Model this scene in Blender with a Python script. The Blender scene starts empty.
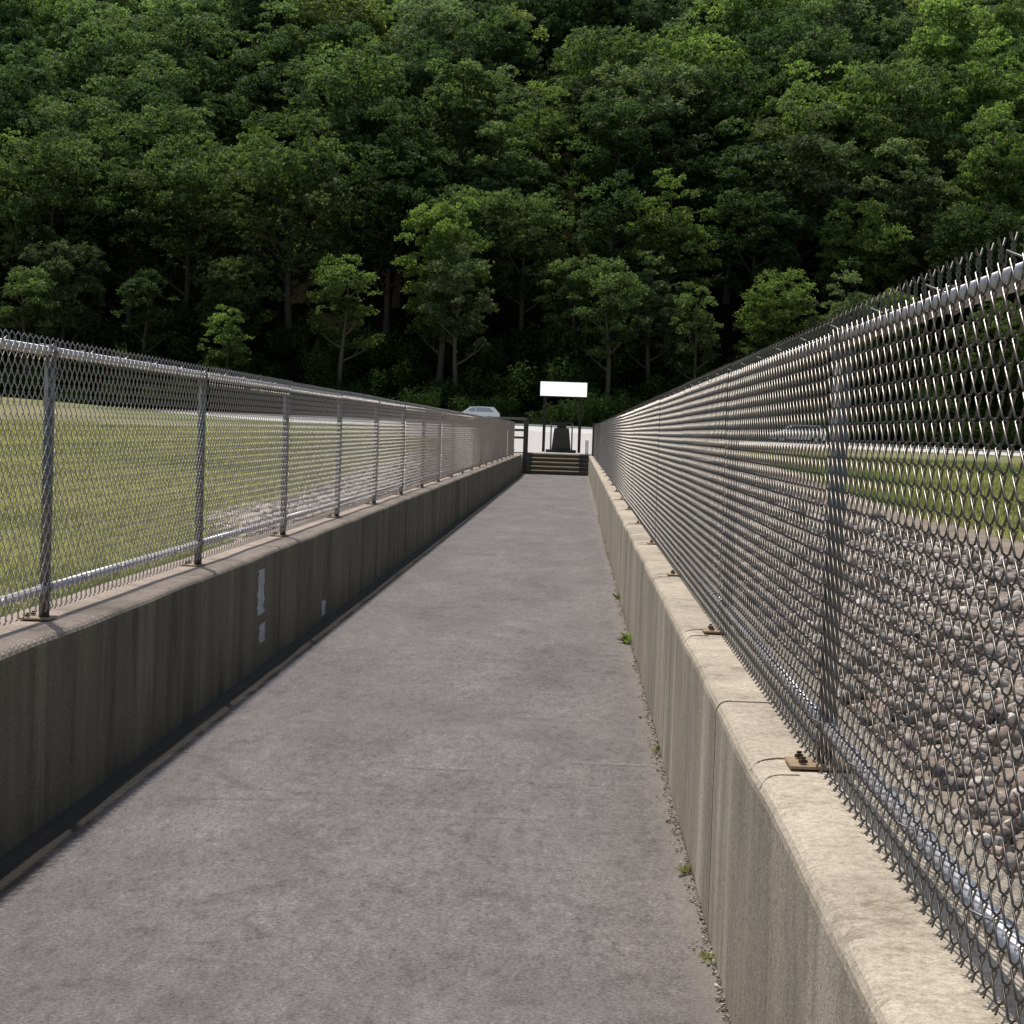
import bpy, bmesh, math, random
import numpy as np
from mathutils import Vector, Matrix
R = math.radians
random.seed(7); rng = np.random.default_rng(7)
scene = bpy.context.scene
C = scene.collection

# ------------------------------------------------------------------ camera
F = 1950.0; H = 1.35
cd = bpy.data.cameras.new('camera'); cam = bpy.data.objects.new('camera', cd); C.objects.link(cam)
cd.sensor_width = 36; cd.lens = F / 1024 * 36; cd.clip_start = 0.05; cd.clip_end = 3000
a = Vector((65, 79, -F)).normalized()
b = Vector((math.sin(R(2.0)), math.cos(R(2.0)), 0)); b = (b - a * b.dot(a)).normalized()
c = a.cross(b)
W2C = Matrix((c, a, b)).transposed()          # columns: images of world X, Y, Z
cam.matrix_world = Matrix.Translation((0, 0, H)) @ W2C.transposed().to_4x4()
scene.camera = cam

# ------------------------------------------------------------------ light
ELEV, AZ = R(62.5), R(24)                          # sun ahead of the camera and to the left
sdir = Vector((-math.sin(AZ) * math.cos(ELEV), math.cos(AZ) * math.cos(ELEV), math.sin(ELEV)))
w = bpy.data.worlds.new('World'); scene.world = w; w.use_nodes = True
nt = w.node_tree; bg = nt.nodes['Background']
sky = nt.nodes.new('ShaderNodeTexSky'); sky.sky_type = 'NISHITA'; sky.sun_disc = False
sky.sun_elevation = ELEV; sky.sun_rotation = -AZ; sky.air_density = 1.3; sky.dust_density = 2.5; sky.ozone_density = .7
nt.links.new(sky.outputs[0], bg.inputs[0]); bg.inputs[1].default_value = 0.1
sl = bpy.data.lights.new('sun', 'SUN'); so = bpy.data.objects.new('sun', sl); C.objects.link(so)
sl.energy = 3.6; sl.angle = R(.6); sl.color = (1, .95, .88)
so.rotation_euler = sdir.to_track_quat('Z', 'Y').to_euler()
scene.view_settings.view_transform = 'Standard'; scene.view_settings.look = 'None'; scene.view_settings.exposure = 0

# ------------------------------------------------------------------ materials
class N:
    """small node helper"""
    def __init__(s, name):
        s.m = bpy.data.materials.new(name); s.m.use_nodes = True
        s.t = s.m.node_tree; s.p = s.t.nodes['Principled BSDF']; s.out = s.t.nodes['Material Output']
        s.p.inputs['Specular IOR Level'].default_value = .25
    def n(s, typ, **k):
        x = s.t.nodes.new(typ)
        for q, v in k.items(): setattr(x, q, v)
        return x
    def l(s, o, i): s.t.links.new(o, i)
    def coord(s, scale=(1, 1, 1)):
        g = s.n('ShaderNodeNewGeometry'); mp = s.n('ShaderNodeMapping'); s.l(g.outputs['Position'], mp.inputs[0])
        mp.inputs['Scale'].default_value = scale; return mp.outputs[0]
    def noise(s, scale, detail=4, rough=.6, vec=None, dist=0):
        x = s.n('ShaderNodeTexNoise'); x.inputs['Scale'].default_value = scale; x.inputs['Detail'].default_value = detail
        x.inputs['Roughness'].default_value = rough; x.inputs['Distortion'].default_value = dist
        s.l(vec if vec is not None else s.coord(), x.inputs['Vector']); return x.outputs['Fac']
    def ramp(s, fac, *stops):
        x = s.n('ShaderNodeValToRGB'); e = x.color_ramp.elements
        while len(e) < len(stops): e.new(.5)
        for q, (pos, col) in zip(e, stops): q.position = pos; q.color = (*col, 1) if len(col) == 3 else col
        s.l(fac, x.inputs[0]); return x.outputs[0]
    def mix(s, fac, A, B, mode='MIX'):
        x = s.n('ShaderNodeMix', data_type='RGBA', blend_type=mode)
        for v, i in ((fac, x.inputs[0]), (A, x.inputs[6]), (B, x.inputs[7])):
            if isinstance(v, (int, float)): i.default_value = v
            elif isinstance(v, tuple): i.default_value = (*v, 1)
            else: s.l(v, i)
        return x.outputs[2]
    def math(s, op, A, B=0.0):
        x = s.n('ShaderNodeMath', operation=op)
        for v, i in ((A, x.inputs[0]), (B, x.inputs[1])):
            if isinstance(v, (int, float)): i.default_value = v
            else: s.l(v, i)
        return x.outputs[0]
    def bump(s, h, st=.3, dist=.01):
        x = s.n('ShaderNodeBump'); x.inputs['Strength'].default_value = st; x.inputs['Distance'].default_value = dist
        s.l(h, x.inputs['Height']); s.l(x.outputs[0], s.p.inputs['Normal'])
    def col(s, v):
        if isinstance(v, tuple): s.p.inputs['Base Color'].default_value = (*v, 1)
        else: s.l(v, s.p.inputs['Base Color'])
    def rough(s, v): s.p.inputs['Roughness'].default_value = v
    def metal(s, v): s.p.inputs['Metallic'].default_value = v

def plain(name, col, rough=.6, metal=0, var=.25, sc=6):
    m = N(name); f = m.noise(sc, 3)
    m.col(m.mix(f, tuple(x * (1 - var) for x in col), tuple(min(1, x * (1 + var)) for x in col)))
    m.rough(rough); m.metal(metal)
    if rough >= 1: m.p.inputs['Specular IOR Level'].default_value = 0
    return m.m

def mat_asphalt():
    m = N('asphalt')
    big = m.noise(1.1, 6, .7, m.coord((1.3, .45, 1)), .5)
    mid = m.noise(4.5, 7, .8, m.coord((1.2, .5, 1)), .3)
    strk = m.noise(1.0, 5, .7, m.coord((1.2, 9, 1)), .4)
    fine = m.noise(85, 4, .85); grit = m.noise(300, 1, .5)
    base = m.ramp(big, (.33, (.150, .135, .133)), (.5, (.188, .170, .166)), (.68, (.228, .207, .199)))
    base = m.mix(.75, base, m.ramp(mid, (.32, (.68, .68, .69)), (.46, (.97, .97, .97)), (.68, (1.16, 1.16, 1.14))), 'MULTIPLY')
    med = m.noise(24, 6, .85, m.coord((1, .35, 1)))
    base = m.mix(.9, base, m.ramp(med, (.36, (.60, .60, .60)), (.47, (.95, .95, .95)), (.56, (1.05, 1.05, 1.05)), (.66, (1.38, 1.36, 1.33))), 'MULTIPLY')
    base = m.mix(.15, base, m.ramp(strk, (.3, (.7, .7, .7)), (.5, (1, 1, 1)), (.68, (1.22, 1.22, 1.2))), 'MULTIPLY')
    base = m.mix(.95, base, m.ramp(fine, (.36, (.52, .52, .53)), (.52, (1, 1, 1)), (.68, (1.6, 1.58, 1.52))), 'MULTIPLY')
    base = m.mix(.5, base, m.ramp(grit, (.4, (.65, .65, .65)), (.6, (1.25, 1.25, 1.25))), 'MULTIPLY')
    # hairline cracks running mostly across the path
    v = m.n('ShaderNodeTexVoronoi', feature='DISTANCE_TO_EDGE'); v.inputs['Scale'].default_value = .42
    cv = m.coord((.45, 1, 1)); nz = m.n('ShaderNodeTexNoise'); nz.inputs['Scale'].default_value = 2.5; nz.inputs['Detail'].default_value = 5
    m.l(cv, nz.inputs['Vector']); ad = m.n('ShaderNodeVectorMath', operation='MULTIPLY_ADD')
    m.l(nz.outputs['Color'], ad.inputs[0]); ad.inputs[1].default_value = (.5, .5, 0); m.l(cv, ad.inputs[2]); m.l(ad.outputs[0], v.inputs['Vector'])
    cr = m.ramp(v.outputs['Distance'], (.0, (.62, .6, .6)), (.009, (1, 1, 1)))
    base = m.mix(m.ramp(big, (.45, (0, 0, 0)), (.6, (.7, .7, .7))), base, m.mix(1, base, cr, 'MULTIPLY'))
    # dark left gutter with wall shade painted in; loose dirt along the right wall
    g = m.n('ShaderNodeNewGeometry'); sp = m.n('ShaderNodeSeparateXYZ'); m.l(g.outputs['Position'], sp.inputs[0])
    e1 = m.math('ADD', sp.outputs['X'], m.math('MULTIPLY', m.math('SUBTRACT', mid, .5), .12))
    lf_shade = m.ramp(m.math('ADD', e1, 2.0), (.41, (1, 1, 1)), (.445, (0, 0, 0)))
    base = m.mix(lf_shade, base, m.mix(mid, (.022, .020, .015), (.07, .062, .05)))
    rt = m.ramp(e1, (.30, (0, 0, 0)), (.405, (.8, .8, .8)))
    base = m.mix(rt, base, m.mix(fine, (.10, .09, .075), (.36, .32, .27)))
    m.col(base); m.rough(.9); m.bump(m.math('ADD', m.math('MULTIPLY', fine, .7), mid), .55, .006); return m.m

def mat_wall(name, tops, face, stain):
    m = N(name)
    big = m.noise(1.3, 6, .65); fine = m.noise(70, 3, .75); pit = m.noise(220, 2, .7)
    run = m.noise(1, 6, .7, m.coord((3.2, 3.2, .5)), .5)
    run2 = m.noise(1, 4, .7, m.coord((13, 13, 1.6)))
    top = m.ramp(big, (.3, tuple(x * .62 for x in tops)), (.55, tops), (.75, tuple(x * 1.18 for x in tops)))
    blot = m.noise(7, 6, .8, None, .6)
    top = m.mix(.9, top, m.ramp(blot, (.33, (.55, .52, .47)), (.46, (.95, .95, .94)), (.6, (1.05, 1.05, 1.04)), (.72, (1.25, 1.24, 1.2))), 'MULTIPLY')
    fa = m.mix(.8, m.ramp(run, (.32, stain), (.50, face), (.72, tuple(x * 1.22 for x in face))), m.ramp(run2, (.3, (.82, .82, .82)), (.7, (1.15, 1.15, 1.13))), 'MULTIPLY')
    fa = m.mix(.45, fa, m.ramp(big, (.3, (.6, .62, .55)), (.7, (1.3, 1.28, 1.25))), 'MULTIPLY')
    eff = m.noise(1, 3, .55, m.coord((1, 2.7, .22)), .25); ef2 = m.noise(1, 5, .7, m.coord((9, 9, 3)))
    effm = m.ramp(m.math('ADD', eff, m.math('MULTIPLY', m.math('SUBTRACT', ef2, .5), .16)), (.55, (0, 0, 0)), (.68, (.6, .6, .6)))
    fa = m.mix(effm, fa, tuple(x * 1.75 for x in face))
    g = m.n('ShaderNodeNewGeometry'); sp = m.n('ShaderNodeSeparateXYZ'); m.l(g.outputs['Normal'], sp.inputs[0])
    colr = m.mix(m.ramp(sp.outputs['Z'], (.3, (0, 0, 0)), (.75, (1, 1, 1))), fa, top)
    colr = m.mix(.8, colr, m.ramp(fine, (.34, (.72, .71, .68)), (.6, (1.22, 1.22, 1.2))), 'MULTIPLY')
    colr = m.mix(.5, colr, m.ramp(pit, (.36, (.55, .53, .5)), (.5, (1, 1, 1)), (.7, (1.25, 1.25, 1.2))), 'MULTIPLY')
    m.col(colr); m.rough(.9); m.bump(m.math('ADD', fine, m.math('MULTIPLY', pit, .6)), .5, .004); return m.m

def mat_galv(name, c, rough, metal):
    m = N(name); f = m.noise(30, 3)
    m.col(m.mix(f, tuple(x * .75 for x in c), tuple(min(1, x * 1.2) for x in c))); m.rough(rough); m.metal(metal)
    m.p.inputs['Specular IOR Level'].default_value = .5; return m.m

def mat_attr(name, rough=.9, bump=0):
    m = N(name); at = m.n('ShaderNodeAttribute', attribute_name='tint')
    f = m.noise(35, 3)
    m.col(m.mix(.8, at.outputs['Color'], m.ramp(f, (.3, (.65, .65, .65)), (.7, (1.3, 1.3, 1.3))), 'MULTIPLY')); m.rough(rough)
    if bump: m.bump(f, bump, .02)
    return m.m

def mat_leaf(name, trans=.35):
    m = N(name); at = m.n('ShaderNodeAttribute', attribute_name='tint')
    oi = m.n('ShaderNodeObjectInfo')
    cc = m.mix(1, at.outputs['Color'], oi.outputs['Color'], 'MULTIPLY')
    m.col(cc); m.rough(.6); m.p.inputs['Specular IOR Level'].default_value = .06
    tr = m.n('ShaderNodeBsdfTranslucent'); m.l(m.mix(1, cc, (1.1, 1.3, .6), 'MULTIPLY'), tr.inputs[0])
    mx = m.n('ShaderNodeMixShader'); mx.inputs[0].default_value = trans
    m.l(m.p.outputs[0], mx.inputs[1]); m.l(tr.outputs[0], mx.inputs[2]); m.l(mx.outputs[0], m.out.inputs[0]); return m.m

def mat_ground():
    m = N('ground_cover'); at = m.n('ShaderNodeAttribute', attribute_name='zone')   # r grass, g dirt, b pale gravel
    sp = m.n('ShaderNodeSeparateColor'); m.l(at.outputs['Color'], sp.inputs[0])
    n1 = m.noise(.16, 6, .65, m.coord((1, .55, 1))); n2 = m.noise(1.6, 5, .7); n3 = m.noise(14, 4, .75)
    grass = m.ramp(n1, (.3, (.13, .165, .05)), (.48, (.215, .22, .09)), (.6, (.30, .26, .14)), (.75, (.16, .19, .06)))
    grass = m.mix(.8, grass, m.ramp(n2, (.3, (.62, .68, .6)), (.7, (1.35, 1.28, 1.3))), 'MULTIPLY')
    dirt = m.ramp(n2, (.3, (.17, .135, .10)), (.7, (.38, .31, .24)))
    gr = m.ramp(n3, (.3, (.38, .32, .28)), (.7, (.70, .62, .55)))
    edge = m.math('MULTIPLY', m.math('SUBTRACT', n2, .5), .9)
    def th(ch): return m.ramp(m.math('ADD', ch, edge), (.42, (0, 0, 0)), (.58, (1, 1, 1)))
    cc = m.mix(th(sp.outputs[1]), grass, dirt); cc = m.mix(th(sp.outputs[2]), cc, gr)
    cc = m.mix(.7, cc, m.ramp(n3, (.3, (.6, .6, .6)), (.7, (1.3, 1.3, 1.3))), 'MULTIPLY')
    m.col(cc); m.rough(1); m.bump(n3, .6, .05); return m.m

M = dict(
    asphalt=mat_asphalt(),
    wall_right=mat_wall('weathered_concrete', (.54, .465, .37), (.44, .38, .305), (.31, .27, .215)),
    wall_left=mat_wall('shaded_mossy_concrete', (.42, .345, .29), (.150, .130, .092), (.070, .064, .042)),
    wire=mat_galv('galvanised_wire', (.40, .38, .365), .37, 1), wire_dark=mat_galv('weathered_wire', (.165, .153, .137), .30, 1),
    rail=mat_galv('galvanised_rail', (.60, .585, .60), .42, .6),
    post=mat_galv('weathered_galvanised_post', (.17, .17, .168), .55, .7),
    rust=plain('rusty_plate_steel', (.33, .24, .15), .75, .2, .45, 25),
    bolt=plain('dark_bolt', (.09, .06, .04), .7, .2),
    stone=mat_attr('riprap_stone', .9, .5), blade=mat_leaf('grass_blade', .5), leaf=mat_leaf('leaf', .42),
    bark=mat_attr('bark', .9), ground=mat_ground(),
    floor=plain('forest_floor', (.013, .014, .007), 1, 0, .5, .4),
    road=plain('pale_road_surface', (.46, .44, .42), .9, 0, .12, 2),
    kerb=plain('concrete_kerb', (.62, .60, .56), .85, 0, .15, 2),
    lot=plain('pale_gravel_lot', (.52, .485, .46), .95, 0, .16, 3),
    tread=plain('step_tread', (.40, .34, .24), .9, 0, .3, 4),
    riser=plain('dark_riser', (.10, .085, .06), .9, 0, .3, 4),
    timber=plain('dark_timber', (.085, .078, .06), .85, 0, .35, 6),
    raillt=plain('weathered_handrail', (.20, .18, .15), .7, 0, .3, 6),
    brown=plain('brown_handrail', (.16, .09, .06), .7, 0, .3, 6),
    signpost=plain('dark_sign_post', (.03, .03, .022), .7, 0, .3),
    pedestal=plain('dark_stone', (.055, .05, .042), .9, 0, .5, 9),
    whitep=plain('white_paint', (.8, .8, .78), .5, 0, .05),
    oldpaint=plain('old_pale_paint', (.42, .42, .43), .8, 0, .55, 14),
    carwhite=plain('white_car_paint', (.85, .86, .86), .25, 0, .02),
    carsilver=plain('silver_car_paint', (.78, .79, .80), .3, 0, .03),
    glass=plain('car_glass', (.05, .055, .06), .08, 0, .1), tyre=plain('tyre_rubber', (.02, .02, .02), .8),
    lamp=plain('lamp_lens', (.5, .1, .08), .2), lampw=plain('headlamp_lens', (.7, .7, .7), .15), crack=plain('dark_gap', (.03, .027, .022), 1),
)
ms = N('glowing_white_sign_face'); ms.col((.88, .88, .86)); ms.rough(.5)
ms.p.inputs['Emission Color'].default_value = (1, 1, .98, 1); ms.p.inputs['Emission Strength'].default_value = .85  # emission added to the unlit board to stand in for its glare
M['sign'] = ms.m
mt = N('hatch_glass_pale'); mt.col((.42, .44, .46)); mt.rough(.1); M['paleglass'] = mt.m  # window reflections put into the glass as a pale colour

# ------------------------------------------------------------------ object helpers
def tag(o, label=None, cat=None, group=None, kind=None):
    if label: o['label'] = label
    if cat: o['category'] = cat
    if group: o['group'] = group
    if kind: o['kind'] = kind
    return o
def empty(name, loc=(0, 0, 0), rz=0):
    o = bpy.data.objects.new(name, None); C.objects.link(o); o.location = loc; o.rotation_euler.z = rz; o.empty_display_size = .3; return o
class MB:
    def __init__(s): s.v = []; s.f = []; s.mi = []
    def add(s, v, f, mi=0):
        k = len(s.v); s.v += [tuple(x) for x in v]; s.f += [tuple(i + k for i in q) for q in f]; s.mi += [mi] * len(f); return s
    def box(s, x0, x1, y0, y1, z0, z1, mi=0):
        return s.add([(x, y, z) for x in (x0, x1) for y in (y0, y1) for z in (z0, z1)],
                     [(0, 1, 3, 2), (4, 6, 7, 5), (0, 4, 5, 1), (2, 3, 7, 6), (0, 2, 6, 4), (1, 5, 7, 3)], mi)
    def tube(s, pts, r, n=8, mi=0, cap=True):
        P = [Vector(p) for p in pts]; rs = r if isinstance(r, (list, tuple)) else [r] * len(P); vs = []; fs = []
        for i, p in enumerate(P):
            d = (P[min(i + 1, len(P) - 1)] - P[max(i - 1, 0)]).normalized()
            u = d.cross(Vector((0, 0, 1)) if abs(d.z) < .9 else Vector((0, 1, 0))).normalized(); v = d.cross(u)
            for k in range(n):
                t = 2 * math.pi * k / n; vs.append(p + (u * math.cos(t) + v * math.sin(t)) * rs[i])
        for i in range(len(P) - 1):
            for k in range(n):
                A = i * n + k; B = i * n + (k + 1) % n; fs.append((A, B, B + n, A + n))
        if cap: fs.append(tuple(range(n))[::-1]); fs.append(tuple(range((len(P) - 1) * n, len(P) * n)))
        return s.add(vs, fs, mi)
    def build(s, name, mats, parent=None, smooth=False, bevel=0):
        me = bpy.data.meshes.new(name); me.from_pydata(s.v, [], s.f)
        for m_ in (mats if isinstance(mats, (list, tuple)) else [mats]): me.materials.append(m_)
        me.polygons.foreach_set('material_index', s.mi)
        if smooth: me.polygons.foreach_set('use_smooth', [True] * len(s.f))
        bm = bmesh.new(); bm.from_mesh(me); bmesh.ops.recalc_face_normals(bm, faces=bm.faces)
        if bevel: bmesh.ops.bevel(bm, geom=bm.edges[:], offset=bevel, segments=2, affect='EDGES', profile=.6)
        bm.to_mesh(me); bm.free(); me.update()
        o = bpy.data.objects.new(name, me); C.objects.link(o)
        if parent: o.parent = parent
        return o
def npmesh(name, V, Fc, mat, tint=None, parent=None, smooth=False, attr='tint'):
    """V (n,3), Fc (m,k) arrays; tint per vertex (n,3)"""
    me = bpy.data.meshes.new(name); n, (m_, k) = len(V), Fc.shape
    me.vertices.add(n); me.vertices.foreach_set('co', np.asarray(V, 'f').ravel())
    me.loops.add(m_ * k); me.loops.foreach_set('vertex_index', Fc.astype('i').ravel())
    me.polygons.add(m_); me.polygons.foreach_set('loop_start', np.arange(0, m_ * k, k, dtype='i'))
    me.polygons.foreach_set('loop_total', np.full(m_, k, 'i'))
    if smooth: me.polygons.foreach_set('use_smooth', np.ones(m_, bool))
    me.update(calc_edges=True)
    if tint is not None:
        ca = me.color_attributes.new(attr, 'FLOAT_COLOR', 'POINT')
        ca.data.foreach_set('color', np.c_[tint, np.ones(n)].astype('f').ravel())
    me.materials.append(mat)
    o = bpy.data.objects.new(name, me); C.objects.link(o)
    if parent: o.parent = parent
    return o
def copy_tree(o, parent=None):
    k = o.copy(); C.objects.link(k)
    if parent: k.parent = parent
    for ch in list(o.children): copy_tree(ch, k)
    return k

# ------------------------------------------------------------------ terrain
def ss(a_, b_, x):
    t = np.clip((x - a_) / (b_ - a_), 0, 1); return t * t * (3 - 2 * t)
def zroad(x): return np.interp(x, [-90, -29, -3, 3, 11.6, 34, 90], [1.95, 1.87, 1.74, 1.62, 1.17, .95, .8])
def zg(x, y):
    x = np.asarray(x, float); y = np.asarray(y, float)
    zr = zroad(x)
    p = np.interp(y, [0, 36, 64, 100, 143, 148, 400], [0, 0, .36, .62, .74, .99, .99])
    z = zr * p
    # beside the walkway the ground stays a touch lower, then flat platform behind the steps
    pl = ss(63.3, 64.1, y) * (1 - ss(72, 90, y)) * (1 - ss(4, 9, np.abs(x + .6)))
    z = z * (1 - pl) + .63 * pl
    # grassy berm on the left
    z = z + 1.25 * np.exp(-((x + 40) / 17) ** 2 - ((y - 112) / 22) ** 2)
    # keep the sheet under the walkway
    inn = (1 - ss(1.12, 1.38, np.abs(x + .67))) * (1 - ss(63.75, 64.05, y))
    return z * (1 - inn) - .12 * inn
def ground():
    xs = np.unique(np.concatenate([np.linspace(-160, -30, 40), np.linspace(-30, -6, 40), np.linspace(-6, 8, 90), np.linspace(8, 30, 45), np.linspace(30, 160, 40)]))
    ys = np.unique(np.concatenate([np.linspace(-30, 60, 160), np.linspace(60, 66, 49), np.linspace(66, 160, 100)]))
    X, Y = np.meshgrid(xs, ys); Z = zg(X, Y)
    Z = Z + .03 * np.sin(X * 1.7 + Y * .6) * np.cos(Y * .9) * (np.abs(X + .67) > 2) * (Y < 140)
    nx, ny = len(xs), len(ys); idx = np.arange(nx * ny).reshape(ny, nx)
    Fc = np.stack([idx[:-1, :-1], idx[:-1, 1:], idx[1:, 1:], idx[1:, :-1]], -1).reshape(-1, 4)
    dirt = ((X > .3) & (X < 6.5)) * 1.0 * (Y < 95); dirt = np.maximum(dirt, ss(139, 143, Y) * .35)
    grav = ((X < -1.5) & (X > -2.3 - 3.0 * ss(13, 30, Y))) * 1.0
    grav = np.maximum(grav, ((X > -.088 * Y) & (X < 4.5) & (Y > 59)) * 1.0)
    grav = np.maximum(grav, ((X > -.088 * Y) & (X < -2) & (Y > 45)) * 1.0)
    col = np.stack([np.ones_like(X), dirt, grav], -1).reshape(-1, 3)
    tag(npmesh('ground', np.stack([X, Y, Z], -1).reshape(-1, 3), Fc, M['ground'], col, smooth=True, attr='zone'), kind='structure')
ground()
def sheet(name, x0, x1, y0, y1, nx, ny, dz, mat, fz=zg):
    xs = np.linspace(x0, x1, nx); ys = np.linspace(y0, y1, ny); X, Y = np.meshgrid(xs, ys); Z = fz(X, Y) + dz
    idx = np.arange(nx * ny).reshape(ny, nx); Fc = np.stack([idx[:-1, :-1], idx[:-1, 1:], idx[1:, 1:], idx[1:, :-1]], -1).reshape(-1, 4)
    return tag(npmesh(name, np.stack([X, Y, Z], -1).reshape(-1, 3), Fc, mat, smooth=True), kind='structure')
sheet('road', -150, 150, 148.6, 158, 120, 4, .012, M['road'], lambda x, y: zroad(x))
# kerb: a real step along the near side of the road
kb = MB(); xs = np.linspace(-150, 150, 151)
for x0, x1 in zip(xs[:-1], xs[1:]):
    za, zb = float(zroad(x0)), float(zroad(x1)); y0, y1 = 148.2, 148.6
    kb.add([(x0, y0, za - .3), (x1, y0, zb - .3), (x1, y0, zb + .16), (x0, y0, za + .16), (x0, y1, za + .16), (x1, y1, zb + .16), (x1, y1, zb - .1), (x0, y1, za - .1)],
           [(0, 1, 2, 3), (3, 2, 5, 4), (4, 5, 6, 7)])
tag(kb.build('road_kerb', M['kerb']), kind='structure')
sheet('road_shoulder', -150, 150, 143.4, 148.15, 140, 12, .02, M['kerb'])
tt = np.linspace(0, 1, 40); yy = np.linspace(64.25, 143.2, 120); T, Y_ = np.meshgrid(tt, yy); X_ = -.086 * Y_ + T * (4.2 + .086 * Y_)
idx = np.arange(40 * 120).reshape(120, 40)
tag(npmesh('gravel_lot', np.stack([X_, Y_, zg(X_, Y_) + .03], -1).reshape(-1, 3), np.stack([idx[:-1, :-1], idx[:-1, 1:], idx[1:, 1:], idx[1:, :-1]], -1).reshape(-1, 4), M['lot'], smooth=True), kind='structure')
# forested hill: one sheet to the horizon
def zhill(x, y):
    x = np.asarray(x, float); y = np.asarray(y, float)
    t = np.maximum(y - 160, 0)
    s = .10 * np.minimum(t, 8) + .56 * np.maximum(t - 8, 0) - .0008 * np.maximum(t - 8, 0) ** 2 * (t < 260)
    s = np.where(t > 260, .10 * 8 + .56 * 252 - .0008 * 252 ** 2, s)
    return zroad(x) + s + 3.0 * np.sin(x * .035 + 1) * ss(8, 60, t)
sheet('hillside', -400, 400, 158, 700, 90, 90, -.02, M['floor'], zhill)

# ------------------------------------------------------------------ asphalt walkway
YE = 62.0
XL, XR = -1.744, .405
ys_ = np.linspace(-4, YE, 260); vs = []; fs = []
for y in ys_:
    for x in (XL + .003, XL + .06, XL + .115, XL + .15, -.7, .3, XR - .003):
        z = 0
        if x < XL + .1: z = -.028
        vs.append((x + (.012 * math.sin(y * 1.3) + .01 * math.sin(y * 4.1) if XL + .1 < x < -1.5 else 0), y, z + (.006 * math.sin(y * .7) if -1.5 < x < .35 else 0)))
for i in range(len(ys_) - 1):
    for k in range(6): fs.append((i * 7 + k, i * 7 + k + 1, i * 7 + k + 8, i * 7 + k + 7))
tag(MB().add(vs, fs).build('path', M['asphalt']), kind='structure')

rs = random.Random(9)
def seam(x0, x1, y, wd, name, mat):
    m = MB(); n = int((x1 - x0) / .02); V = []; yy = y
    for k in range(n + 1):
        yy += rs.uniform(-.005, .005); h_ = wd * rs.uniform(.2, 1); V += [(x0 + (x1 - x0) * k / n, yy - h_, .0045), (x0 + (x1 - x0) * k / n, yy + h_, .0045)]
    m.add(V, [(2 * k, 2 * k + 2, 2 * k + 3, 2 * k + 1) for k in range(n)]); o = m.build(name, mat, bpy.data.objects['path'])
seam(.02, .36, 7.95, .005, 'crack', plain('pale_crack_filler', (.33, .31, .29), 1, 0, .4, 60))
seam(-.62, -.35, 7.7, .006, 'crack', bpy.data.materials['pale_crack_filler'])
seam(-1.2, -.1, 12.4, .010, 'crack', bpy.data.materials['pale_crack_filler'])
seam(-.6, .3, 19.3, .014, 'crack', bpy.data.materials['pale_crack_filler'])
# ------------------------------------------------------------------ parapet walls
WL, WR = .61, .635
def parapet(name, xin, xout, h, joints, mat, label):
    root = empty(name, (xin, 0, 0)); s = 1 if xout > xin else -1; W = abs(xout - xin); r = .032
    prof = [(0, -.15)] + [(0, h - r)] + [(r - r * math.cos(t), h - r + r * math.sin(t)) for t in (R(22), R(45), R(68), R(90))]
    prof += [(W - r + r * math.sin(t), h - r + r * math.cos(t)) for t in (0, R(30), R(60), R(90))] + [(W, -.15)]
    cuts = [-4] + joints + [YE]; mb = MB()
    for ia, (ya, yb) in enumerate(zip(cuts[:-1], cuts[1:])):
        n = max(2, int((yb - ya) / .35)); yy = [ya + .011] + [ya + (yb - ya) * k / n for k in range(1, n)] + [yb - .011]; V = []
        for y in yy:
            for j, (px, pz) in enumerate(prof):
                wob = .0018 * math.sin(y * 2.3) + .0012 * math.sin(y * 5.1 + 1)
                V.append((s * (px + (wob if px < .1 else 0)), y, pz + (wob if pz > 0 else 0)))
        k = len(prof); Fc = [(i * k + j, i * k + j + 1, (i + 1) * k + j + 1, (i + 1) * k + j) for i in range(len(yy) - 1) for j in range(k - 1)]
        Fc += [tuple(range(k)), tuple(range((len(yy) - 1) * k, len(yy) * k))]
        mb.add(V, Fc)
    o = mb.build('concrete_wall', mat, root)
    g = MB()
    for y in joints: g.box(s * .012, s * (W - .012), y - .014, y + .014, -.1, h - .012) if s > 0 else g.box(s * (W - .012), s * .012, y - .014, y + .014, -.1, h - .012)
    g.build('joint_filler', M['crack'], root)
    tag(root, label, 'parapet wall'); return root
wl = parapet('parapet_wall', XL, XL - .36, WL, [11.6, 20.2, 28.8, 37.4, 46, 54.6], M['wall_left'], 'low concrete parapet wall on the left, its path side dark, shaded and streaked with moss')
wr = parapet('parapet_wall', XR, XR + .36, WR, [5.3, 13.9, 22.5, 31.1, 39.7, 48.3, 56.9], M['wall_right'], 'low sunlit beige concrete parapet wall on the right with rusty post plates on top')

def wallpt_left(px, py):                        # photo measurement -> point on the left wall's inner face
    dx, dy = px - 577, py - 433; Xc = dx * math.cos(R(2)) + dy * math.sin(R(2)); yc = -dx * math.sin(R(2)) + dy * math.cos(R(2))
    d = F * XL / Xc; return d, H - yc * d / F
def patch(pts, name, mat, label):               # thin flaky coat of paint on the wall face
    V = [(.003, y, z) for y, z in pts]; o = MB().add(V, [tuple(range(len(V)))]).build(name, mat, wl); o['label'] = label
def bar(xa, xb, ya, yb, seed):
    rr = random.Random(seed); d0, z0 = wallpt_left(xa, ya); d1, _ = wallpt_left(xb, ya); _, z1 = wallpt_left(xa, yb); pts = []
    for k in range(17): pts.append((d0 + rr.uniform(-.03, .03), z0 + (z1 - z0) * k / 16))
    for k in range(17): pts.append((d1 + rr.uniform(-.03, .03), z1 + (z0 - z1) * k / 16))
    return pts
patch(bar(256, 262.5, 571, 616, 1), 'paint_mark', M['oldpaint'], 'long pale vertical paint mark on the shaded wall')
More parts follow.
